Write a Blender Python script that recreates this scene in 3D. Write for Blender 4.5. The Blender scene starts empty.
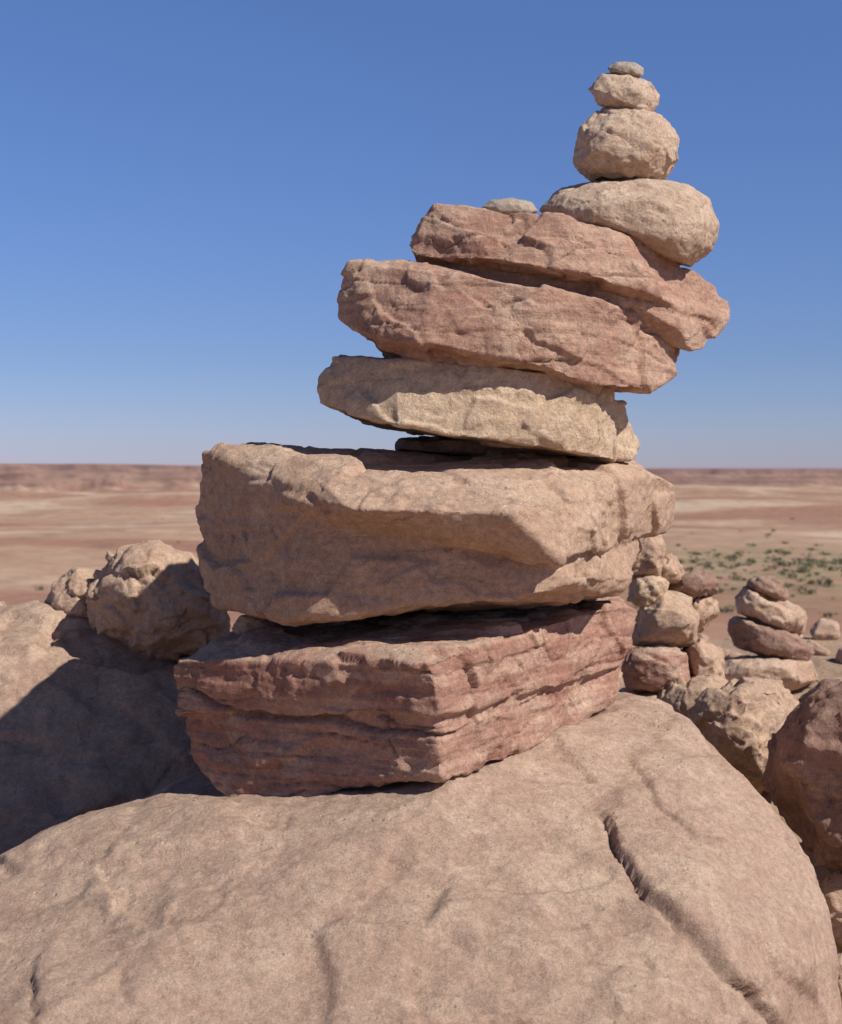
import bpy, bmesh, math, random
import numpy as np
from mathutils import Vector, Matrix

F = 1400.0; EYE = 1.55
scene = bpy.context.scene

# back-projects image pixel coordinates at an assumed depth -> metric world position
def unproject(u, v, d):
    return Vector(((u-421.0)/F*d, d, EYE-(v-468.0)/F*d))

# ------------------------------------------------------------------ noise
_rs = np.random.RandomState(7)
_g = _rs.normal(size=(1024, 3)); _g /= np.linalg.norm(_g, axis=1)[:, None]
_r = _rs.rand(1024, 3)
def _h(i, j, k, s):
    with np.errstate(over='ignore'):
        h = (i.astype(np.uint32)*np.uint32(73856093)) ^ (j.astype(np.uint32)*np.uint32(19349663)) ^ (k.astype(np.uint32)*np.uint32(83492791)) ^ np.uint32((s*2654435761) & 0xffffffff)
        h ^= h >> np.uint32(13); h *= np.uint32(1274126177); h ^= h >> np.uint32(16)
    return (h & np.uint32(1023)).astype(np.int64)
def perlin(p, s=0):
    i = np.floor(p).astype(np.int64); f = p-i
    w = f*f*f*(f*(f*6-15)+10)
    out = 0
    for a in (0, 1):
        for b in (0, 1):
            for c in (0, 1):
                g = _g[_h(i[:, 0]+a, i[:, 1]+b, i[:, 2]+c, s)]
                dd = (f-np.array([a, b, c]))
                v = (g*dd).sum(1)
                ww = (w[:, 0] if a else 1-w[:, 0])*(w[:, 1] if b else 1-w[:, 1])*(w[:, 2] if c else 1-w[:, 2])
                out = out+v*ww
    return out*1.6
def fbm(p, o=4, s=0, gain=.5):
    t = 0; a = 1
    for k in range(o):
        t = t+a*perlin(p*(2.03**k)+k*17.3, s+k); a *= gain
    return t
def facet(p, s=0, sharp=60., slope=1.0):
    # blend of randomly tilted planes, one per jittered cell: flat fracture faces with tight creases
    i = np.floor(p).astype(np.int64)
    num = np.zeros(len(p)); den = np.full(len(p), 1e-30)
    for a in (-1, 0, 1):
        for b in (-1, 0, 1):
            for c in (-1, 0, 1):
                q = i+np.array([a, b, c])
                h = _h(q[:, 0], q[:, 1], q[:, 2], s)
                dv = p-(q+_r[h])
                w = np.exp(-sharp*np.minimum((dv*dv).sum(1), 5))
                val = (_r[(h*7+3) & 1023][:, 0]-.5)+slope*(_g[(h*13+5) & 1023]*dv).sum(1)
                num += w*val; den += w
    return num/den
def sm(x, a, b):
    t = np.clip((x-a)/(b-a), 0, 1); return t*t*(3-2*t)

# ------------------------------------------------------------------ materials
def nd(nt, t, **kw):
    n = nt.nodes.new(t)
    for k, v in kw.items(): setattr(n, k, v)
    return n
def mixc(nt, fac, a, b, blend='MIX'):
    m = nd(nt, 'ShaderNodeMix', data_type='RGBA', blend_type=blend)
    for sock, val in ((m.inputs[0], fac), (m.inputs[6], a), (m.inputs[7], b)):
        if hasattr(val, 'links'): nt.links.new(val, sock)
        elif isinstance(val, (int, float)): sock.default_value = val
        else: sock.default_value = (*val, 1)
    return m.outputs[2]
def math_(nt, op, a, b=None, clamp=False):
    m = nd(nt, 'ShaderNodeMath', operation=op, use_clamp=clamp)
    for k, val in enumerate((a, b)):
        if val is None: continue
        if hasattr(val, 'links'): nt.links.new(val, m.inputs[k])
        else: m.inputs[k].default_value = val
    return m.outputs[0]
def mrange(nt, v, a, b, c=0., d=1.):
    m = nd(nt, 'ShaderNodeMapRange', interpolation_type='SMOOTHSTEP')
    nt.links.new(v, m.inputs[0])
    for k, x in enumerate((a, b, c, d)): m.inputs[k+1].default_value = x
    return m.outputs[0]
def noise(nt, vec, scale, detail=6, rough=.55, dist=0., color=False):
    n = nd(nt, 'ShaderNodeTexNoise')
    nt.links.new(vec, n.inputs['Vector'])
    n.inputs['Scale'].default_value = scale; n.inputs['Detail'].default_value = detail
    n.inputs['Roughness'].default_value = rough; n.inputs['Distortion'].default_value = dist
    return n.outputs['Color' if color else 'Fac']

def rock_mat(name, base, dark, red, dust=(.50, .37, .27), strata=.5, redamt=.4, dustamt=.5, tilt=(0, 0, 0), seed=0, bump=1.0, chips=1.0):
    m = bpy.data.materials.new(name); m.use_nodes = True
    nt = m.node_tree; L = nt.links
    bs = nt.nodes['Principled BSDF']
    bs.inputs['Roughness'].default_value = .93
    bs.inputs['Specular IOR Level'].default_value = .18
    tc = nd(nt, 'ShaderNodeTexCoord')
    mp = nd(nt, 'ShaderNodeMapping'); L.new(tc.outputs['Object'], mp.inputs[0])
    mp.inputs['Location'].default_value = (seed*3.7, seed*1.9, seed*5.3)
    V = mp.outputs[0]
    ms = nd(nt, 'ShaderNodeMapping'); L.new(tc.outputs['Object'], ms.inputs[0])
    ms.inputs['Location'].default_value = (seed*1.1, seed, seed*2.3)
    ms.inputs['Rotation'].default_value = tilt
    ms.inputs['Scale'].default_value = (1.8, 1.8, 48)
    S = ms.outputs[0]
    n_big = noise(nt, V, 4.5, 8, .6, .4)
    n_mid = noise(nt, V, 17, 8, .62, .2)
    n_fine = noise(nt, V, 95, 6, .65)
    n_grit = noise(nt, V, 420, 3, .7)
    n_str = noise(nt, S, 1.0, 8, .62, .15)
    c = mixc(nt, mrange(nt, n_big, .38, .66), base, dark)
    c = mixc(nt, math_(nt, 'MULTIPLY', mrange(nt, n_mid, .45, .70), .6), c, dust)
    rf = math_(nt, 'MULTIPLY', mrange(nt, n_str, .44, .60), strata)
    rb = mrange(nt, noise(nt, V, 3.1, 7, .62, .8), .42, .60)
    c = mixc(nt, math_(nt, 'MULTIPLY', math_(nt, 'ADD', math_(nt, 'MULTIPLY', rf, .7), math_(nt, 'MULTIPLY', rb, .6), True), redamt, True), c, red)
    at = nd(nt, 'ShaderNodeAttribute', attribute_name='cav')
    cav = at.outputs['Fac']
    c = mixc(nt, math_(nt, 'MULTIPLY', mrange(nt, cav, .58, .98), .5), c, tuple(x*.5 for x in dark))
    c = mixc(nt, math_(nt, 'MULTIPLY', mrange(nt, cav, .47, .2), .5), c, dust)
    ge = nd(nt, 'ShaderNodeNewGeometry'); sx = nd(nt, 'ShaderNodeSeparateXYZ'); L.new(ge.outputs['Normal'], sx.inputs[0])
    df = math_(nt, 'MULTIPLY', math_(nt, 'MULTIPLY', mrange(nt, sx.outputs[2], .35, .95), mrange(nt, n_mid, .3, .6)), dustamt)
    c = mixc(nt, df, c, dust)
    g = mixc(nt, mrange(nt, n_fine, .25, .75), (.78, .765, .75), (1.22, 1.21, 1.19))
    c = mixc(nt, .85, c, g, 'MULTIPLY')
    g2 = mixc(nt, mrange(nt, n_grit, .32, .68), (.80, .80, .80), (1.20, 1.19, 1.17))
    c = mixc(nt, .85, c, g2, 'MULTIPLY')
    dk = mrange(nt, noise(nt, V, 46, 4, .6, 1.0), .66, .73)
    c = mixc(nt, math_(nt, 'MULTIPLY', dk, .35), c, tuple(x*.5 for x in dark))
    L.new(c, bs.inputs['Base Color'])
    b0 = None
    def bmp(h, dist):
        nonlocal b0
        b = nd(nt, 'ShaderNodeBump'); b.inputs['Strength'].default_value = 1; b.inputs['Distance'].default_value = dist*bump
        L.new(h, b.inputs['Height'])
        if b0 is not None: L.new(b0, b.inputs['Normal'])
        b0 = b.outputs[0]
    bmp(n_str, .0055*strata+.0003)
    # small fracture chips: distorted cells give short sharp ledges
    wv = nd(nt, 'ShaderNodeVectorMath', operation='MULTIPLY_ADD'); L.new(noise(nt, V, 22, 6, .65, color=True), wv.inputs[0]); wv.inputs[1].default_value = (.05, .05, .05); L.new(V, wv.inputs[2])
    vz = nd(nt, 'ShaderNodeMapping'); L.new(wv.outputs[0], vz.inputs[0]); vz.inputs['Scale'].default_value = (1, 1, 2.2)
    vo = nd(nt, 'ShaderNodeTexVoronoi', feature='F1'); L.new(vz.outputs[0], vo.inputs['Vector']); vo.inputs['Scale'].default_value = 26
    vc = nd(nt, 'ShaderNodeSeparateXYZ'); L.new(vo.outputs['Color'], vc.inputs[0])
    bmp(math_(nt, 'MULTIPLY', math_(nt, 'ADD', vo.outputs['Distance'], math_(nt, 'MULTIPLY', vc.outputs[0], .35)), mrange(nt, n_mid, .42, .62)), .0026*chips)
    bmp(noise(nt, V, 34, 12, .70, .1), .0045)
    bmp(noise(nt, V, 210, 6, .75), .0026)
    pit = nd(nt, 'ShaderNodeTexVoronoi', feature='F1'); L.new(V, pit.inputs['Vector']); pit.inputs['Scale'].default_value = 75
    pm = math_(nt, 'MULTIPLY', mrange(nt, pit.outputs['Distance'], .0, .28, 1, 0), mrange(nt, n_mid, .5, .62))
    bmp(math_(nt, 'SUBTRACT', 1., pm), .0018)
    L.new(b0, bs.inputs['Normal'])
    return m

# ------------------------------------------------------------------ rocks
def outline(poly, d, hd):
    cx = sum(p[0] for p in poly)/len(poly); cy = sum(p[1] for p in poly)/len(poly)
    pts = []
    for s, k in ((1, 0), (.96, .4), (.96, -.4), (.78, .75), (.78, -.75), (.45, 1), (.45, -1)):
        for (u, v) in poly:
            pts.append((cx+(u-cx)*s, cy+(v-cy)*s, d+hd*k))
    return pts

def hull(b2):
    r = bmesh.ops.convex_hull(b2, input=b2.verts)
    kill = [g for g in set(r['geom_interior'])|set(r['geom_unused']) if isinstance(g, bmesh.types.BMVert)]
    bmesh.ops.delete(b2, geom=kill, context='VERTS')
    bmesh.ops.recalc_face_normals(b2, faces=b2.faces)

def make_rock(name, chunks, mat, voxel=.003, seed=0, size=None, warp=.004, chip=.006, rough=.0025, strata=.002, layers=.0, crack=.003, grooves=(), smooth=1, tiltx=0., cuts=14, cutd=.024, cell=.2, sharp=60., parent=None):
    rr = random.Random(seed*77+5)
    bm = bmesh.new()
    for ch in chunks:
        b2 = bmesh.new()
        for p in ch: b2.verts.new(unproject(*p))
        hull(b2)
        ext = max((max(v.co[k] for v in b2.verts)-min(v.co[k] for v in b2.verts)) for k in range(3))
        for q in range(cuts):
            nn = Vector((rr.gauss(0, 1), rr.gauss(0, 1), rr.gauss(0, 1))).normalized()
            top = max(v.co.dot(nn) for v in b2.verts)
            pl = nn*(top-ext*cutd*rr.uniform(.25, 1.1))
            bmesh.ops.bisect_plane(b2, geom=b2.verts[:]+b2.edges[:]+b2.faces[:], plane_co=pl, plane_no=nn, clear_outer=True)
            pts = [v.co.copy() for v in b2.verts]; b2.free(); b2 = bmesh.new()
            for c in pts: b2.verts.new(c)
            bmesh.ops.remove_doubles(b2, verts=b2.verts, dist=.0003)
            hull(b2)
        t = bpy.data.meshes.new('t'); b2.to_mesh(t); b2.free(); bm.from_mesh(t); bpy.data.meshes.remove(t)
    me = bpy.data.meshes.new(name); bm.to_mesh(me); bm.free()
    ob = bpy.data.objects.new(name, me); scene.collection.objects.link(ob)
    md = ob.modifiers.new('r', 'REMESH'); md.mode = 'VOXEL'; md.voxel_size = voxel; md.adaptivity = 0
    s = ob.modifiers.new('s', 'SMOOTH'); s.factor = .5; s.iterations = smooth
    dg = bpy.context.evaluated_depsgraph_get()
    nm = bpy.data.meshes.new_from_object(ob.evaluated_get(dg)); ob.modifiers.clear(); ob.data = nm; nm.name = name
    bpy.data.meshes.remove(me)
    n = len(nm.vertices)
    co = np.empty(n*3); nm.vertices.foreach_get('co', co); co = co.reshape(-1, 3)
    size = size or float(np.ptp(co, axis=0).max())
    off = np.array([seed*1.37, seed*2.11, seed*.73])
    def nrm():
        nm.vertices.foreach_set('co', co.ravel()); nm.update()
        a = np.empty(n*3, dtype=np.float32); nm.vertex_normals.foreach_get('vector', a); return a.reshape(-1, 3).astype(float)
    q = co/size*3.2+off
    w = np.stack([fbm(q+k*31.7, 3, seed+k) for k in range(3)], 1)
    co = co+w*warp
    N = nrm()
    base = co.copy()
    ws = np.stack([perlin(base*14/max(size, .3)*.6+k*9.1+off, 50+k) for k in range(3)], 1)
    wf = np.stack([fbm(base*40+k*9.1+off, 3, 70+k) for k in range(3)], 1)
    p = base+ws*.010+wf*.0022
    fs = 1./(size*cell)
    A1 = facet(p*fs*np.array([1, 1, 1.5])+off, seed, sharp)
    A2 = facet(p*fs*2.6*np.array([1, 1, 1.5])+off*2, seed+5, sharp*.8)
    A3 = facet(p*fs*6.5*np.array([1, 1, 1.3])+off*3, seed+7, sharp*.5)
    m2 = sm(perlin(p*fs*.8+off, seed+9), -.3, .3)
    m3 = sm(perlin(p*fs*1.3+off, seed+19), -.15, .25)
    d = A1*chip+A2*chip*.42*(.3+.7*m2)+A3*chip*.22*m3
    d = d+fbm(base/size*11+off, 6, seed+20, .6)*rough*.7
    c_, s_ = math.cos(tiltx), math.sin(tiltx)
    zz = base[:, 2]*c_+base[:, 0]*s_
    vert = np.clip(1.15-np.abs(N[:, 2])*1.2, 0, 1)
    sp = np.stack([base[:, 0]*3, base[:, 1]*3, zz*42], 1)+ws*.2+off
    sn = fbm(sp, 3, seed+30, .6)
    d = d+sn*strata*vert
    lcav = 0
    if layers > 0:
        for fq, am, sd in ((26, 1., 0), (61, .5, 3)):
            t = zz*fq+perlin(base*2.5+off, seed+60+sd)*.9+fbm(base*11+off, 3, seed+61+sd)*.18
            i0 = np.floor(t); fr = t-i0
            rx = np.stack([base[:, 0]*6, base[:, 1]*6, i0*3.7], 1)+off
            reg = facet(rx, seed+62+sd, 80., .3)
            rx[:, 2] += 3.7
            reg1 = facet(rx, seed+62+sd, 80., .3)
            lv = reg*(1-sm(fr, .92, 1.))+reg1*sm(fr, .92, 1.)
            notch = np.exp(-((fr-.955)/.045)**2)*sm(perlin(base*6+off+i0[:, None]*1.7, seed+66), -.15, .3)
            d = d+(lv*1.3-notch*.9)*layers*am*vert
            lcav = lcav+notch*vert*.35
    cn = perlin(p*fs*.9+off*1.7, seed+40)
    cm = sm(perlin(p*fs*.7+off, seed+41), .1, .3)
    cr = np.exp(-(cn/.018)**2)*cm
    d = d-cr*crack
    gr = np.zeros(n)
    for gv in grooves:
        poly, gd, width, depth = gv[:4]; step = gv[4] if len(gv) > 4 else 0
        P = [np.array([unproject(u, v, gd)[0], unproject(u, v, gd)[2]]) for u, v in poly]
        jag = np.stack([fbm(base*20+k*5., 4, 90+k, .6) for k in range(2)], 1)
        X = base[:, [0, 2]]+jag*.005
        best = np.full(n, 9.); tt = np.zeros(n); side = np.zeros(n)
        for kk, (A, B) in enumerate(zip(P[:-1], P[1:])):
            ab = B-A; t = np.clip(((X-A)@ab)/(ab@ab), 0, 1)
            rel = X-(A+t[:, None]*ab)
            dd = np.linalg.norm(rel, axis=1)
            sg = (ab[0]*rel[:, 1]-ab[1]*rel[:, 0])/np.linalg.norm(ab)
            tt = np.where(dd < best, (kk+t)/(len(P)-1), tt); side = np.where(dd < best, sg, side); best = np.minimum(best, dd)
        fr_ = (N[:, 1] < .3)*sm(np.sin(tt*math.pi), -.05, .35)
        wd = width*(.5+.8*np.sin(np.clip(tt, .02, .98)*math.pi)*(1+.6*perlin(base*18, 97)))
        g = np.exp(-(best/wd)**2)*fr_; gr = np.maximum(gr, g); d = d-g*depth
        if step: d = d+step*sm(side, -.004, .004)*np.exp(-(best/.16)**2)*fr_
    co = base+N*d[:, None]
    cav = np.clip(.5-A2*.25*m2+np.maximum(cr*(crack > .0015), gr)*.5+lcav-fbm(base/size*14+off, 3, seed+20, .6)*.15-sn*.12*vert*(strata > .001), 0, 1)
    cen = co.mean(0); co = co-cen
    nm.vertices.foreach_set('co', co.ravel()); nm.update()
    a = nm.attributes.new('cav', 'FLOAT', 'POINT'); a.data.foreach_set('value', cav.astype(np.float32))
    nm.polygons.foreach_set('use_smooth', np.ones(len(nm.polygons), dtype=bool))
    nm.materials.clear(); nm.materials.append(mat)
    ob.location = cen
    if parent is not None:
        ob.parent = parent; ob.location = Vector(cen)-parent.location
    return ob

def empty(name, loc):
    e = bpy.data.objects.new(name, None); e.location = loc; e.empty_display_size = .1; scene.collection.objects.link(e); return e

DUST = (.60, .445, .335)
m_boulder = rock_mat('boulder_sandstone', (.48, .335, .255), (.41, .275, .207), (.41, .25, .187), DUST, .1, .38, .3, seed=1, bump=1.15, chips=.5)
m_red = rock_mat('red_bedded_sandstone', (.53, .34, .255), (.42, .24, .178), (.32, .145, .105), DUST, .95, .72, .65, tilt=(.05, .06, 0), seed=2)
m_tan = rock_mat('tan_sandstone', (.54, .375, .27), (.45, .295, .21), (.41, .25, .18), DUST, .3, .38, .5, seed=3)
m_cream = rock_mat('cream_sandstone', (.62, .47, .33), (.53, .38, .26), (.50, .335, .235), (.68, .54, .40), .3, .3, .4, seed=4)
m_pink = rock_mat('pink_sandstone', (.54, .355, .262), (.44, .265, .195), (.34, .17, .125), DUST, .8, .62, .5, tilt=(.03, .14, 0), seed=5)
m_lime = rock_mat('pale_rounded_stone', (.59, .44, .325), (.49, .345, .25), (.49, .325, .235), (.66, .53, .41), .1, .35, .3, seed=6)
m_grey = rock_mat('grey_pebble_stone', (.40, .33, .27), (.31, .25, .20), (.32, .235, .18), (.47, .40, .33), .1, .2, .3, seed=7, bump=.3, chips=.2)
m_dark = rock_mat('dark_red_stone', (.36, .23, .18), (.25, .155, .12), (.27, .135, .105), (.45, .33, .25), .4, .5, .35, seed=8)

# ---- big foundation boulder
make_rock('sandstone_boulder', [[(-160, 930, 1.74), (-160, 1023, 1.5), (0, 862, 1.78), (60, 828, 1.84), (150, 812, 1.88), (245, 806, 1.92), (440, 784, 1.84), (560, 744, 2.02), (640, 698, 2.25),
    (690, 728, 2.15), (730, 765, 2.08), (765, 803, 2.02), (800, 852, 1.97), (824, 905, 1.92), (835, 960, 1.88), (836, 1023, 1.85), (840, 1450, 1.85),
    (300, 900, 1.66), (600, 880, 1.72), (700, 880, 1.74), (770, 960, 1.70), (400, 1023, 1.46), (50, 1023, 1.44), (650, 1023, 1.52), (400, 1250, 1.36), (760, 1100, 1.62),
    (0, 1250, 1.34), (700, 1250, 1.5), (750, 1500, 1.7), (-160, 1500, 1.4), (400, 1640, 1.5), (-100, 1600, 1.6), (0, 960, 2.25), (150, 850, 2.25), (300, 735, 2.5), (600, 692, 2.6),
    (680, 722, 2.5), (720, 1250, 2.5), (0, 1250, 2.3)]],
    m_boulder, voxel=.0048, seed=3, size=.9, warp=.010, chip=.0085, rough=.0045, strata=.0, crack=.001, cuts=0, sharp=45.,
    grooves=[([(612, 846), (632, 882), (650, 902), (690, 928), (715, 958), (742, 978), (760, 1005), (790, 1045)], 1.68, .0045, .011, .013),
             ([(655, 790), (670, 830), (700, 850), (740, 862)], 1.8, .003, .002, .005),
             ([(0, 930), (60, 915), (120, 930), (170, 922)], 1.6, .003, .003, -.003),
             ([(20, 985), (50, 1000), (60, 1030), (90, 1060)], 1.5, .004, .005, .005)], smooth=3)

cairn = empty('stone_cairn', unproject(440, 775, 2.05))
make_rock('base_block', [
    [(168, 663, 1.98), (213, 641, 2.03), (260, 631, 2.1), (440, 657, 1.78), (428, 663, 1.77), (622, 603, 2.25), (638, 612, 2.3), (300, 600, 2.4), (600, 596, 2.5),
     (172, 714, 1.975), (440, 716, 1.775), (624, 668, 2.24), (300, 700, 2.4), (600, 680, 2.5)],
    [(181, 716, 1.99), (192, 760, 1.985), (243, 810, 1.925), (300, 803, 1.885), (440, 781, 1.80), (440, 706, 1.79), (560, 737, 2.08), (614, 702, 2.23), (632, 645, 2.3),
     (300, 705, 2.4), (600, 680, 2.5), (260, 690, 2.2)]],
    m_red, seed=11, warp=.004, chip=.008, rough=.0025, strata=.0012, layers=.0048, crack=.004, parent=cairn, cutd=.012, cell=.16,
    grooves=[([(150, 690), (230, 718), (270, 722), (330, 716), (400, 724), (480, 722)], 1.88, .0035, .012)])
make_rock('large_block', [
    [(203, 454, 2.05), (196, 520, 2.07), (262, 449, 2.0), (300, 472, 1.88), (305, 500, 1.86), (420, 476, 1.87), (352, 508, 1.80), (510, 514, 1.79), (560, 472, 1.98), (556, 562, 1.85), (640, 468, 2.1), (634, 540, 2.12),
     (676, 486, 2.28), (670, 528, 2.32), (240, 455, 2.4), (420, 450, 2.1), (620, 457, 2.3), (620, 459, 2.5), (620, 520, 2.5), (240, 540, 2.4), (300, 525, 1.90)],
    [(196, 520, 2.07), (208, 604, 2.06), (265, 620, 1.93), (310, 614, 1.885), (345, 596, 1.90), (305, 500, 1.87), (400, 520, 1.93), (550, 594, 1.885), (548, 520, 1.92), (630, 588, 2.06), (642, 555, 2.2), (630, 500, 2.15),
     (240, 597, 2.4), (600, 594, 2.4), (620, 520, 2.5), (300, 500, 2.4), (430, 584, 1.935)]],
    m_tan, seed=12, warp=.004, chip=.011, rough=.0028, strata=.0007, layers=.001, crack=.003, parent=cairn, cutd=.013)
make_rock('wedge_stone', [outline([(232, 628), (240, 615), (262, 612), (272, 628), (256, 638), (238, 637)], 2.1, .04)], m_tan, voxel=.002, seed=13, warp=.003, chip=.002, rough=.001, strata=0, parent=cairn)
make_rock('shim_stone', [[(400, 440, 2.12), (560, 444, 2.10), (600, 452, 2.14), (395, 450, 2.12), (560, 457, 2.10), (400, 436, 2.3), (580, 447, 2.3), (400, 457, 2.3), (580, 459, 2.3)]], m_dark, seed=14, warp=.003, chip=.003, rough=.0015, parent=cairn)
make_rock('cream_slab', [
    [(332, 356, 1.99), (314, 379, 1.99), (319, 404, 1.98), (400, 424, 1.9), (480, 439, 1.9), (560, 449, 1.93), (616, 460, 2.05), (614, 386, 2.05), (580, 376, 1.96),
     (500, 367, 1.92), (400, 358, 1.93), (380, 372, 2.3), (610, 394, 2.3), (380, 428, 2.3), (610, 455, 2.3)],
    [(600, 402, 2.1), (624, 402, 2.14), (640, 446, 2.2), (628, 459, 2.15), (590, 455, 2.1), (600, 400, 2.3), (634, 450, 2.3)]],
    m_cream, seed=15, warp=.004, chip=.005, rough=.0018, strata=.0005, layers=.0008, crack=.002, parent=cairn, cutd=.012)
make_rock('pink_slab', [
    [(346, 263, 1.98), (385, 258, 2.0), (430, 271, 1.92), (540, 289, 1.9), (620, 305, 1.96), (672, 320, 2.1), (679, 345, 2.15), (674, 377, 2.1), (643, 393, 2.02), (600, 386, 1.95),
     (540, 366, 1.9), (480, 352, 1.88), (420, 344, 1.88), (375, 340, 1.92), (338, 318, 1.98), (336, 298, 2.0), (400, 292, 2.35), (640, 336, 2.4), (640, 388, 2.4), (420, 368, 2.35)],
    [(420, 362, 1.93), (375, 347, 1.95), (480, 364, 1.92), (540, 371, 1.93), (600, 387, 2.0), (400, 330, 1.92), (560, 340, 1.92), (420, 368, 2.3), (600, 388, 2.3)]],
    m_pink, seed=16, warp=.004, chip=.007, rough=.0024, strata=.0008, layers=.0036, crack=.003, parent=cairn, tiltx=.12, cutd=.012)
make_rock('dark_pink_slab', [
    [(430, 203, 2.0), (404, 243, 2.0), (408, 258, 1.98), (500, 262, 1.92), (580, 272, 1.92), (640, 290, 1.96), (700, 318, 2.1), (728, 320, 2.2), (728, 300, 2.22), (702, 275, 2.15), (660, 249, 2.05),
     (620, 231, 1.98), (560, 216, 1.96), (500, 209, 1.98), (450, 245, 2.35), (680, 290, 2.4), (450, 280, 2.35), (700, 325, 2.35)],
    [(408, 262, 2.0), (420, 274, 1.98), (500, 283, 1.965), (560, 293, 1.965), (640, 309, 2.0), (680, 329, 2.05), (692, 351, 2.1), (708, 348, 2.15), (727, 320, 2.2), (430, 250, 2.0), (620, 280, 1.99), (680, 300, 2.05),
     (450, 285, 2.3), (690, 335, 2.3)]],
    m_pink, seed=17, warp=.004, chip=.007, rough=.0024, strata=.0008, layers=.0036, crack=.004, parent=cairn, tiltx=.2, cutd=.012)
make_rock('rounded_stone', [outline([(541, 209), (556, 193), (590, 181), (650, 178), (690, 185), (711, 200), (720, 225), (713, 250), (692, 268), (650, 258), (600, 240), (555, 222)], 2.12, .13)],
    m_lime, voxel=.0025, seed=18, warp=.004, chip=.003, rough=.0013, strata=0, crack=.001, parent=cairn, smooth=10, cuts=6, cutd=.015, sharp=30.)
make_rock('lumpy_stone', [outline([(572, 162), (580, 126), (598, 110), (625, 106), (662, 114), (677, 136), (679, 161), (664, 179), (620, 182), (590, 178)], 2.12, .075)],
    m_lime, voxel=.002, seed=24, warp=.003, chip=.0055, rough=.0012, strata=0, crack=.001, parent=cairn, smooth=3, cell=.34, sharp=45.)
make_rock('small_stone', [outline([(586, 88), (602, 74), (628, 72), (651, 83), (660, 95), (657, 108), (647, 118), (622, 112), (599, 105)], 2.12, .045)],
    m_lime, voxel=.0018, seed=20, warp=.002, chip=.002, rough=.0007, strata=0, crack=.0005, parent=cairn, cell=.34, sharp=40.)
make_rock('top_pebble', [outline([(607, 68), (616, 62), (634, 62), (644, 68), (643, 76), (628, 77), (610, 73)], 2.12, .025)],
    m_grey, voxel=.0013, seed=21, warp=.001, chip=.0006, rough=.0004, strata=0, crack=0, parent=cairn, smooth=8, cuts=0)
make_rock('flat_pebble', [outline([(480, 208), (490, 200), (512, 198), (532, 202), (538, 211), (530, 218), (490, 217)], 2.06, .04)],
    m_grey, voxel=.0015, seed=22, warp=.001, chip=.0006, rough=.0004, strata=0, crack=0, parent=cairn, smooth=10, cuts=0)

# ---- left side
make_rock('sandstone_boulder', [[(-330, 640, 2.5), (-300, 600, 2.9), (0, 606, 2.85), (60, 611, 2.8), (110, 636, 2.7), (200, 654, 2.7), (300, 680, 2.7), (-330, 720, 2.45), (0, 652, 2.6), (100, 662, 2.58),
    (0, 730, 2.54), (100, 740, 2.54), (300, 760, 2.5), (0, 820, 2.44), (150, 820, 2.44), (0, 900, 2.3), (150, 900, 2.3), (-330, 950, 2.2),
    (-300, 640, 3.5), (250, 640, 3.4), (-300, 1200, 2.3), (200, 1100, 2.4), (-300, 900, 3.5), (250, 860, 3.4)]],
    m_boulder, voxel=.007, seed=31, size=1.0, warp=.016, chip=.016, rough=.007, strata=0, crack=.005, smooth=4, cuts=0)
make_rock('rock', [outline([(85, 602), (95, 575), (115, 547), (136, 539), (187, 550), (205, 570), (230, 620), (226, 655), (150, 658), (105, 636)], 2.72, .15)],
    m_tan, voxel=.004, seed=32, warp=.006, chip=.014, rough=.0025, strata=0, cell=.3, cuts=18, cutd=.06)
make_rock('rock', [outline([(42, 612), (55, 584), (74, 569), (97, 572), (102, 628), (62, 632)], 2.85, .09)], m_tan, voxel=.004, seed=33, warp=.005, chip=.007, rough=.0015, cell=.3, cutd=.05)

# ---- right side: small cairns and rocks
c2 = empty('stone_cairn', unproject(665, 700, 3.05))
def R(nm, poly, d, hd, mat, seed, par=None, **k):
    kw = dict(voxel=.0038, warp=.004, chip=.006, rough=.0014, strata=.0005, crack=.001, cell=.3, cutd=.04); kw.update(k)
    return make_rock(nm, [outline(poly, d, hd)], mat, seed=seed, parent=par, **kw)
R('foot_stone', [(610, 700), (625, 690), (700, 690), (735, 705), (730, 745), (620, 745)], 3.05, .16, m_tan, 40, c2)
R('red_stone', [(620, 668), (626, 650), (660, 645), (688, 652), (690, 685), (660, 697), (630, 693)], 3.0, .10, m_red, 41, c2)
R('tan_stone', [(684, 648), (700, 636), (722, 650), (728, 680), (715, 697), (688, 694)], 3.05, .09, m_tan, 42, c2)
R('angular_stone', [(632, 644), (640, 608), (662, 590), (690, 598), (700, 615), (696, 644), (665, 651)], 3.02, .10, m_tan, 43, c2)
R('upper_stone', [(628, 600), (632, 576), (655, 573), (669, 580), (664, 600), (645, 611)], 3.02, .07, m_cream, 44, c2)
R('flat_dark_stone', [(666, 588), (678, 572), (706, 573), (720, 581), (718, 592), (690, 600), (672, 598)], 3.1, .08, m_dark, 45, c2)
R('side_stone', [(684, 612), (696, 597), (716, 600), (720, 612), (708, 622), (690, 640), (684, 630)], 3.1, .07, m_tan, 46, c2)
R('cap_stone', [(655, 572), (660, 557), (672, 554), (683, 568), (680, 582), (662, 582)], 3.05, .05, m_tan, 47, c2)
R('block_stone', [(624, 578), (628, 532), (655, 520), (664, 540), (660, 578)], 3.02, .06, m_tan, 48, c2)

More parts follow.
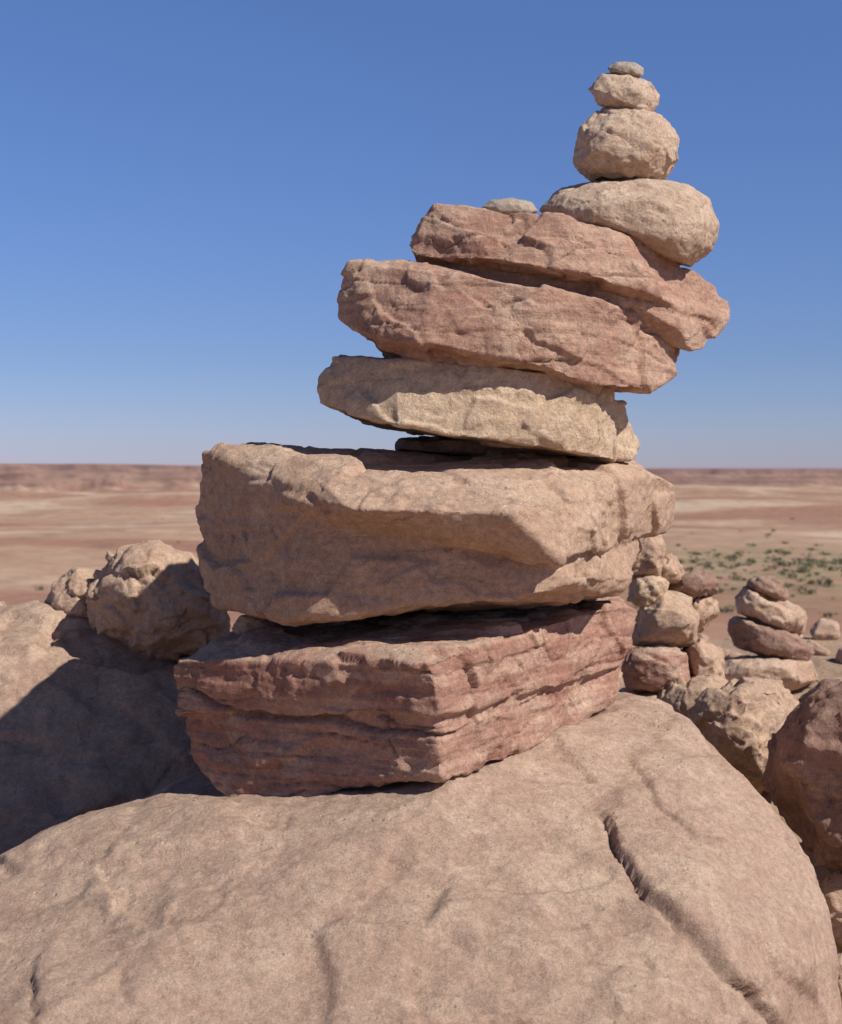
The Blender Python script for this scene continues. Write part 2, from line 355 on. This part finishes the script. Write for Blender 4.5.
c3 = empty('stone_cairn', unproject(770, 690, 4.0))
R('bottom_slab', [(704, 672), (725, 658), (780, 655), (812, 662), (818, 682), (790, 694), (720, 692)], 4.0, .16, m_tan, 50, c3)
R('dark_slab', [(726, 625), (735, 614), (765, 620), (800, 636), (814, 652), (806, 664), (770, 660), (735, 645)], 4.0, .13, m_dark, 51, c3)
R('tan_slab', [(735, 598), (745, 588), (775, 596), (806, 610), (808, 628), (795, 638), (760, 625), (738, 612)], 4.0, .12, m_tan, 52, c3)
R('top_slab', [(747, 582), (758, 575), (778, 580), (789, 592), (786, 601), (765, 597), (750, 591)], 4.0, .08, m_dark, 53, c3)

R('rock', [(686, 716), (700, 690), (740, 678), (780, 685), (803, 705), (800, 745), (790, 785), (740, 790), (700, 760)], 2.8, .16, m_tan, 60, chip=.013, warp=.006, rough=.0025, cutd=.07, cuts=18)
R('rock', [(655, 700), (668, 682), (715, 676), (748, 688), (745, 715), (700, 735), (660, 722)], 2.95, .12, m_tan, 61, chip=.009)
R('rock', [(768, 800), (778, 735), (806, 696), (840, 670), (905, 663), (960, 720), (960, 860), (900, 890), (840, 880), (790, 842)], 2.4, .22, m_dark, 62, chip=.020, warp=.008, rough=.003, voxel=.004, cutd=.09, cuts=24)
R('rock', [(812, 925), (818, 890), (840, 872), (880, 880), (890, 930), (850, 960)], 2.35, .08, m_tan, 63)
R('rock', [(822, 985), (830, 955), (860, 950), (890, 975), (880, 1020), (835, 1020)], 2.25, .08, m_lime, 64)
R('rock', [(833, 655), (842, 645), (870, 650), (880, 675), (840, 672)], 5.0, .12, m_dark, 65)

# ------------------------------------------------------------------ terrain
def terrain_h(x, y):
    r = np.hypot(x, y); th = np.arctan2(x, y)
    P = np.stack([x, y, x*0], 1)
    loc = .5+.43*sm(y, 2.1, 2.9)+fbm(P*1.3, 4, 2)*.05+.30*np.exp(-(((x-1.9)/.9)**2+((y-5.9)/.8)**2))
    loc = loc-.48*np.maximum(0, r-5.0)+fbm(P*.12+9, 4, 5)*np.clip((r-5)*.05, 0, 3)
    pl = -60+fbm(P/420.+3, 4, 8)*4.5+fbm(np.stack([x/2600., y/700., x*0], 1)+5, 4, 12)*13*sm(r, 900, 2500)
    rid = np.abs(perlin(np.stack([x/900., y/500., x*0], 1)+1.3, 21)); pl = pl+np.maximum(0, .25-rid)*44*sm(r, 1000, 2200)
    r0 = 4000+1000*perlin(np.stack([th*4, th*0+.5, th*0], 1), 31)+420*fbm(np.stack([th*22, r/1500., th*0], 1), 4, 33)
    top = 57+21*(1-sm(th, -.24, .0))+fbm(P/1500., 3, 35)*3.5
    t = np.clip((r-r0)/1700., 0, 1); stp = .35*sm(t, 0, .3)+.25*sm(t, .35, .6)+.40*sm(t, .7, 1.)
    pl = pl*(1-stp)+(-60+top)*stp
    return np.maximum(loc, pl), stp
NR = 640
rad = np.concatenate([[0.05], np.exp(np.linspace(math.log(.4), math.log(45000), NR-1))])
th = np.concatenate([np.linspace(-.42, .42, 460, endpoint=False), np.linspace(.42, 2*math.pi-.42, 260, endpoint=False)])
NT = len(th)
RR, TT = np.meshgrid(rad, th, indexing='ij')
X = (RR*np.sin(TT)).ravel(); Y = (RR*np.cos(TT)).ravel()
Z, stp = terrain_h(X, Y)
co = np.stack([X, Y, Z], 1)
i = np.arange(NR-1)[:, None]; j = np.arange(NT)[None, :]; j2 = (j+1) % NT
faces = np.stack([(i*NT+j), (i*NT+j2), ((i+1)*NT+j2), ((i+1)*NT+j)], -1).reshape(-1, 4)
me = bpy.data.meshes.new('ground')
me.vertices.add(len(co)); me.vertices.foreach_set('co', co.ravel())
me.loops.add(faces.size); me.loops.foreach_set('vertex_index', faces[:, ::-1].ravel())
me.polygons.add(len(faces)); me.polygons.foreach_set('loop_start', np.arange(0, faces.size, 4)); me.polygons.foreach_set('loop_total', np.full(len(faces), 4))
me.update(calc_edges=True); me.validate()
me.polygons.foreach_set('use_smooth', np.ones(len(me.polygons), dtype=bool))
r = np.hypot(X, Y)
P = np.stack([X, Y, X*0], 1)
def mixa(a, b, t): return a*(1-t[:, None])+b*t[:, None]
A = np.array
T_ = lambda c: np.tile(A(c), (len(X), 1))
col = T_([.48, .345, .25])
far = sm(r, 60, 300)
n1 = fbm(np.stack([X/300., Y/230., X*0], 1), 5, 60, .6); n2 = fbm(np.stack([X/1300., Y/420., X*0], 1)+4, 5, 64, .6); n3 = fbm(P/90., 4, 70)
pc = mixa(T_([.43, .285, .20]), T_([.55, .42, .31]), sm(n1, -.15, .45))
pc = mixa(pc, T_([.33, .175, .125]), sm(n2, -.05, .3)*.85)
pc = mixa(pc, T_([.27, .18, .12]), sm(n3, .15, .5)*.4)
gm = np.exp(-((X-225)/140.)**2)*np.exp(-((Y-820)/190.)**2)
pc = mixa(pc, T_([.29, .25, .15]), np.clip(gm*1.5, 0, 1)*sm(fbm(P/45., 4, 75), -.4, .2)*.75)
layers = fbm(np.stack([X/3000., Y/3000., Z/7.], 1), 3, 80)
mc = mixa(T_([.21, .12, .10]), T_([.34, .215, .165]), sm(layers+fbm(P/500., 3, 83)*.6, -.4, .5))
pc = mixa(pc, mc, np.clip(sm(stp, .02, .3)*.9, 0, 1))
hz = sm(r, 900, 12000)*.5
pc = mixa(pc, T_([.33, .25, .245]), hz)  # aerial haze painted into the base colour of the far ground
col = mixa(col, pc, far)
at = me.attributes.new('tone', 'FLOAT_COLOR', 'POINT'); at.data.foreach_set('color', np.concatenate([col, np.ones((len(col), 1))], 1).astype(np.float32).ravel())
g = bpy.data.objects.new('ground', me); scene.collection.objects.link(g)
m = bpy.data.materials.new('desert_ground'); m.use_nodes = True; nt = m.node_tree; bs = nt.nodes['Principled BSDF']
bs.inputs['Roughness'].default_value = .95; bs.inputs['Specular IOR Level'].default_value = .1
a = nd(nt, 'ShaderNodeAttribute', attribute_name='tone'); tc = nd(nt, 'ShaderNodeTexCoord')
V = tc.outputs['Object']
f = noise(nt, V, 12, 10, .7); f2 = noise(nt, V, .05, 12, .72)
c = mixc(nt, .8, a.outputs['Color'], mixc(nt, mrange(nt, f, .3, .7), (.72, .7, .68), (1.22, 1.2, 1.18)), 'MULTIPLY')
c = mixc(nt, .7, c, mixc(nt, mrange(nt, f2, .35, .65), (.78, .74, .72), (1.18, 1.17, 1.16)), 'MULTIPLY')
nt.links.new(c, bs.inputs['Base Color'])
b = nd(nt, 'ShaderNodeBump'); b.inputs['Distance'].default_value = .012; nt.links.new(noise(nt, V, 45, 8, .7), b.inputs['Height']); nt.links.new(b.outputs[0], bs.inputs['Normal'])
me.materials.append(m)

# ------------------------------------------------------------------ loose rubble (one object)
rng = np.random.RandomState(5)
def ico(sub):
    b = bmesh.new(); bmesh.ops.create_icosphere(b, subdivisions=sub, radius=1); b.verts.ensure_lookup_table()
    v = np.array([x.co[:] for x in b.verts]); f = np.array([[q.index for q in x.verts] for x in b.faces]); b.free(); return v, f
tv, tf = ico(4)
temps = []
for k in range(8):
    v = tv.copy()
    for q in range(14):
        nn = rng.normal(size=3); nn /= np.linalg.norm(nn); dd = rng.uniform(.55, .85)
        s_ = v@nn; ex = np.maximum(0, s_-dd); v = v-ex[:, None]*nn*.95
    v = v*(1+fbm(v*1.7+k*5, 4, k)[:, None]*.10)
    temps.append(v)
vs = []; fs = []; base = 0
for k in range(800):
    x = rng.uniform(-1.5, 3.2); y = rng.uniform(2.2, 6.8)
    s = .012*math.exp(rng.uniform(0, 1.9))
    z = float(terrain_h(np.array([x]), np.array([y]))[0][0])
    ang = rng.uniform(0, 6.28); M = np.array(Matrix.Rotation(ang, 3, 'Z')@Matrix.Rotation(rng.uniform(-.4, .4), 3, 'X'))
    v = temps[rng.randint(8)]*np.array([1, rng.uniform(.6, 1), rng.uniform(.4, .75)])*s
    v = v@M.T+np.array([x, y, z+s*.25]); vs.append(v); fs.append(tf+base); base += len(v)
vs = np.concatenate(vs); fs = np.concatenate(fs)
me = bpy.data.meshes.new('loose_rubble'); me.vertices.add(len(vs)); me.vertices.foreach_set('co', vs.ravel())
me.loops.add(fs.size); me.loops.foreach_set('vertex_index', fs.ravel()); me.polygons.add(len(fs)); me.polygons.foreach_set('loop_start', np.arange(0, fs.size, 3)); me.polygons.foreach_set('loop_total', np.full(len(fs), 3))
me.update(calc_edges=True); me.polygons.foreach_set('use_smooth', np.ones(len(me.polygons), dtype=bool)); me.materials.append(m_tan)
at = me.attributes.new('cav', 'FLOAT', 'POINT'); at.data.foreach_set('value', np.full(len(vs), .5, dtype=np.float32))
scene.collection.objects.link(bpy.data.objects.new('loose_rubble', me))

# ------------------------------------------------------------------ distant shrubs (one object)
vs = []; fs = []; n = 0
for k in range(480):
    if k < 420:
        x = rng.normal(225, 65); y = rng.normal(800, 105)
    else:
        x = rng.uniform(-300, 600); y = rng.uniform(650, 1700)
    z = float(terrain_h(np.array([x]), np.array([y]))[0][0]); S = .5*math.exp(rng.uniform(0, 1.75))
    for q in range(50):
        d = rng.normal(size=3); d /= np.linalg.norm(d); rr = rng.uniform(.3, 1)
        c = np.array([x, y, z+S*.5])+d*rr*S*np.array([1.5, 1.5, .6])*(1+.4*math.sin(q*1.7+k))
        a1 = rng.normal(size=3)*S*.18; a2 = rng.normal(size=3)*S*.18
        vs += [c-a1, c+a2, c+a1, c-a2]; fs.append((n, n+1, n+2, n+3)); n += 4
me = bpy.data.meshes.new('distant_shrubs'); me.from_pydata([tuple(v) for v in vs], [], fs); me.update()
m = bpy.data.materials.new('shrub_foliage'); m.use_nodes = True; nt = m.node_tree; bs = nt.nodes['Principled BSDF']; bs.inputs['Roughness'].default_value = .9
tc = nd(nt, 'ShaderNodeTexCoord'); c = mixc(nt, noise(nt, tc.outputs['Object'], .15, 4), (.10, .105, .055), (.22, .20, .115)); nt.links.new(c, bs.inputs['Base Color'])
me.materials.append(m); scene.collection.objects.link(bpy.data.objects.new('distant_shrubs', me))

# ------------------------------------------------------------------ light
EL = math.radians(43); AZ = math.radians(124)
ts = Vector((math.sin(AZ)*math.cos(EL), math.cos(AZ)*math.cos(EL), math.sin(EL)))
sl = bpy.data.lights.new('sun', 'SUN'); sl.energy = 5.0; sl.angle = math.radians(.5); sl.color = (1, .95, .88)
so = bpy.data.objects.new('sun', sl); so.rotation_euler = ts.to_track_quat('Z', 'Y').to_euler(); so.location = (4, -3, 6); scene.collection.objects.link(so)
w = bpy.data.worlds.new('World'); scene.world = w; w.use_nodes = True; nt = w.node_tree
sk = nd(nt, 'ShaderNodeTexSky', sky_type='NISHITA'); sk.sun_disc = False; sk.sun_elevation = EL; sk.sun_rotation = AZ
sk.altitude = 1200; sk.air_density = 1.0; sk.dust_density = .3; sk.ozone_density = 2.5
tc = nd(nt, 'ShaderNodeTexCoord'); sx = nd(nt, 'ShaderNodeSeparateXYZ'); nt.links.new(tc.outputs['Generated'], sx.inputs[0])
rp = nd(nt, 'ShaderNodeValToRGB'); nt.links.new(sx.outputs[2], rp.inputs[0])
e = rp.color_ramp.elements
e[0].position = 0.; e[0].color = (.55, .55, .90, 1); e[1].position = 1.; e[1].color = (.42, .42, .50, 1)
for pos, cc in ((.03, (.55, .58, .88)), (.08, (.54, .60, .88)), (.16, (.60, .69, .99)), (.33, (.72, .86, 1.18)), (.5, (.46, .48, .60))):
    x = e.new(pos); x.color = (*cc, 1)
bg = nt.nodes['Background']; bg.inputs['Strength'].default_value = .1
nt.links.new(mixc(nt, 1., sk.outputs[0], rp.outputs[0], 'MULTIPLY'), bg.inputs[0])

# ------------------------------------------------------------------ camera
cd = bpy.data.cameras.new('camera'); cam = bpy.data.objects.new('camera', cd); scene.collection.objects.link(cam)
cam.location = (0, 0, EYE); cam.rotation_euler = (math.radians(90), 0, 0)
cd.sensor_width = 36; cd.lens = F/1024*36; cd.shift_y = -44/1024; cd.clip_start = .05; cd.clip_end = 100000
cd.dof.use_dof = True; cd.dof.focus_distance = 1.95; cd.dof.aperture_fstop = 11
scene.camera = cam
scene.view_settings.view_transform = 'Standard'; scene.view_settings.look = 'None'; scene.view_settings.exposure = 0
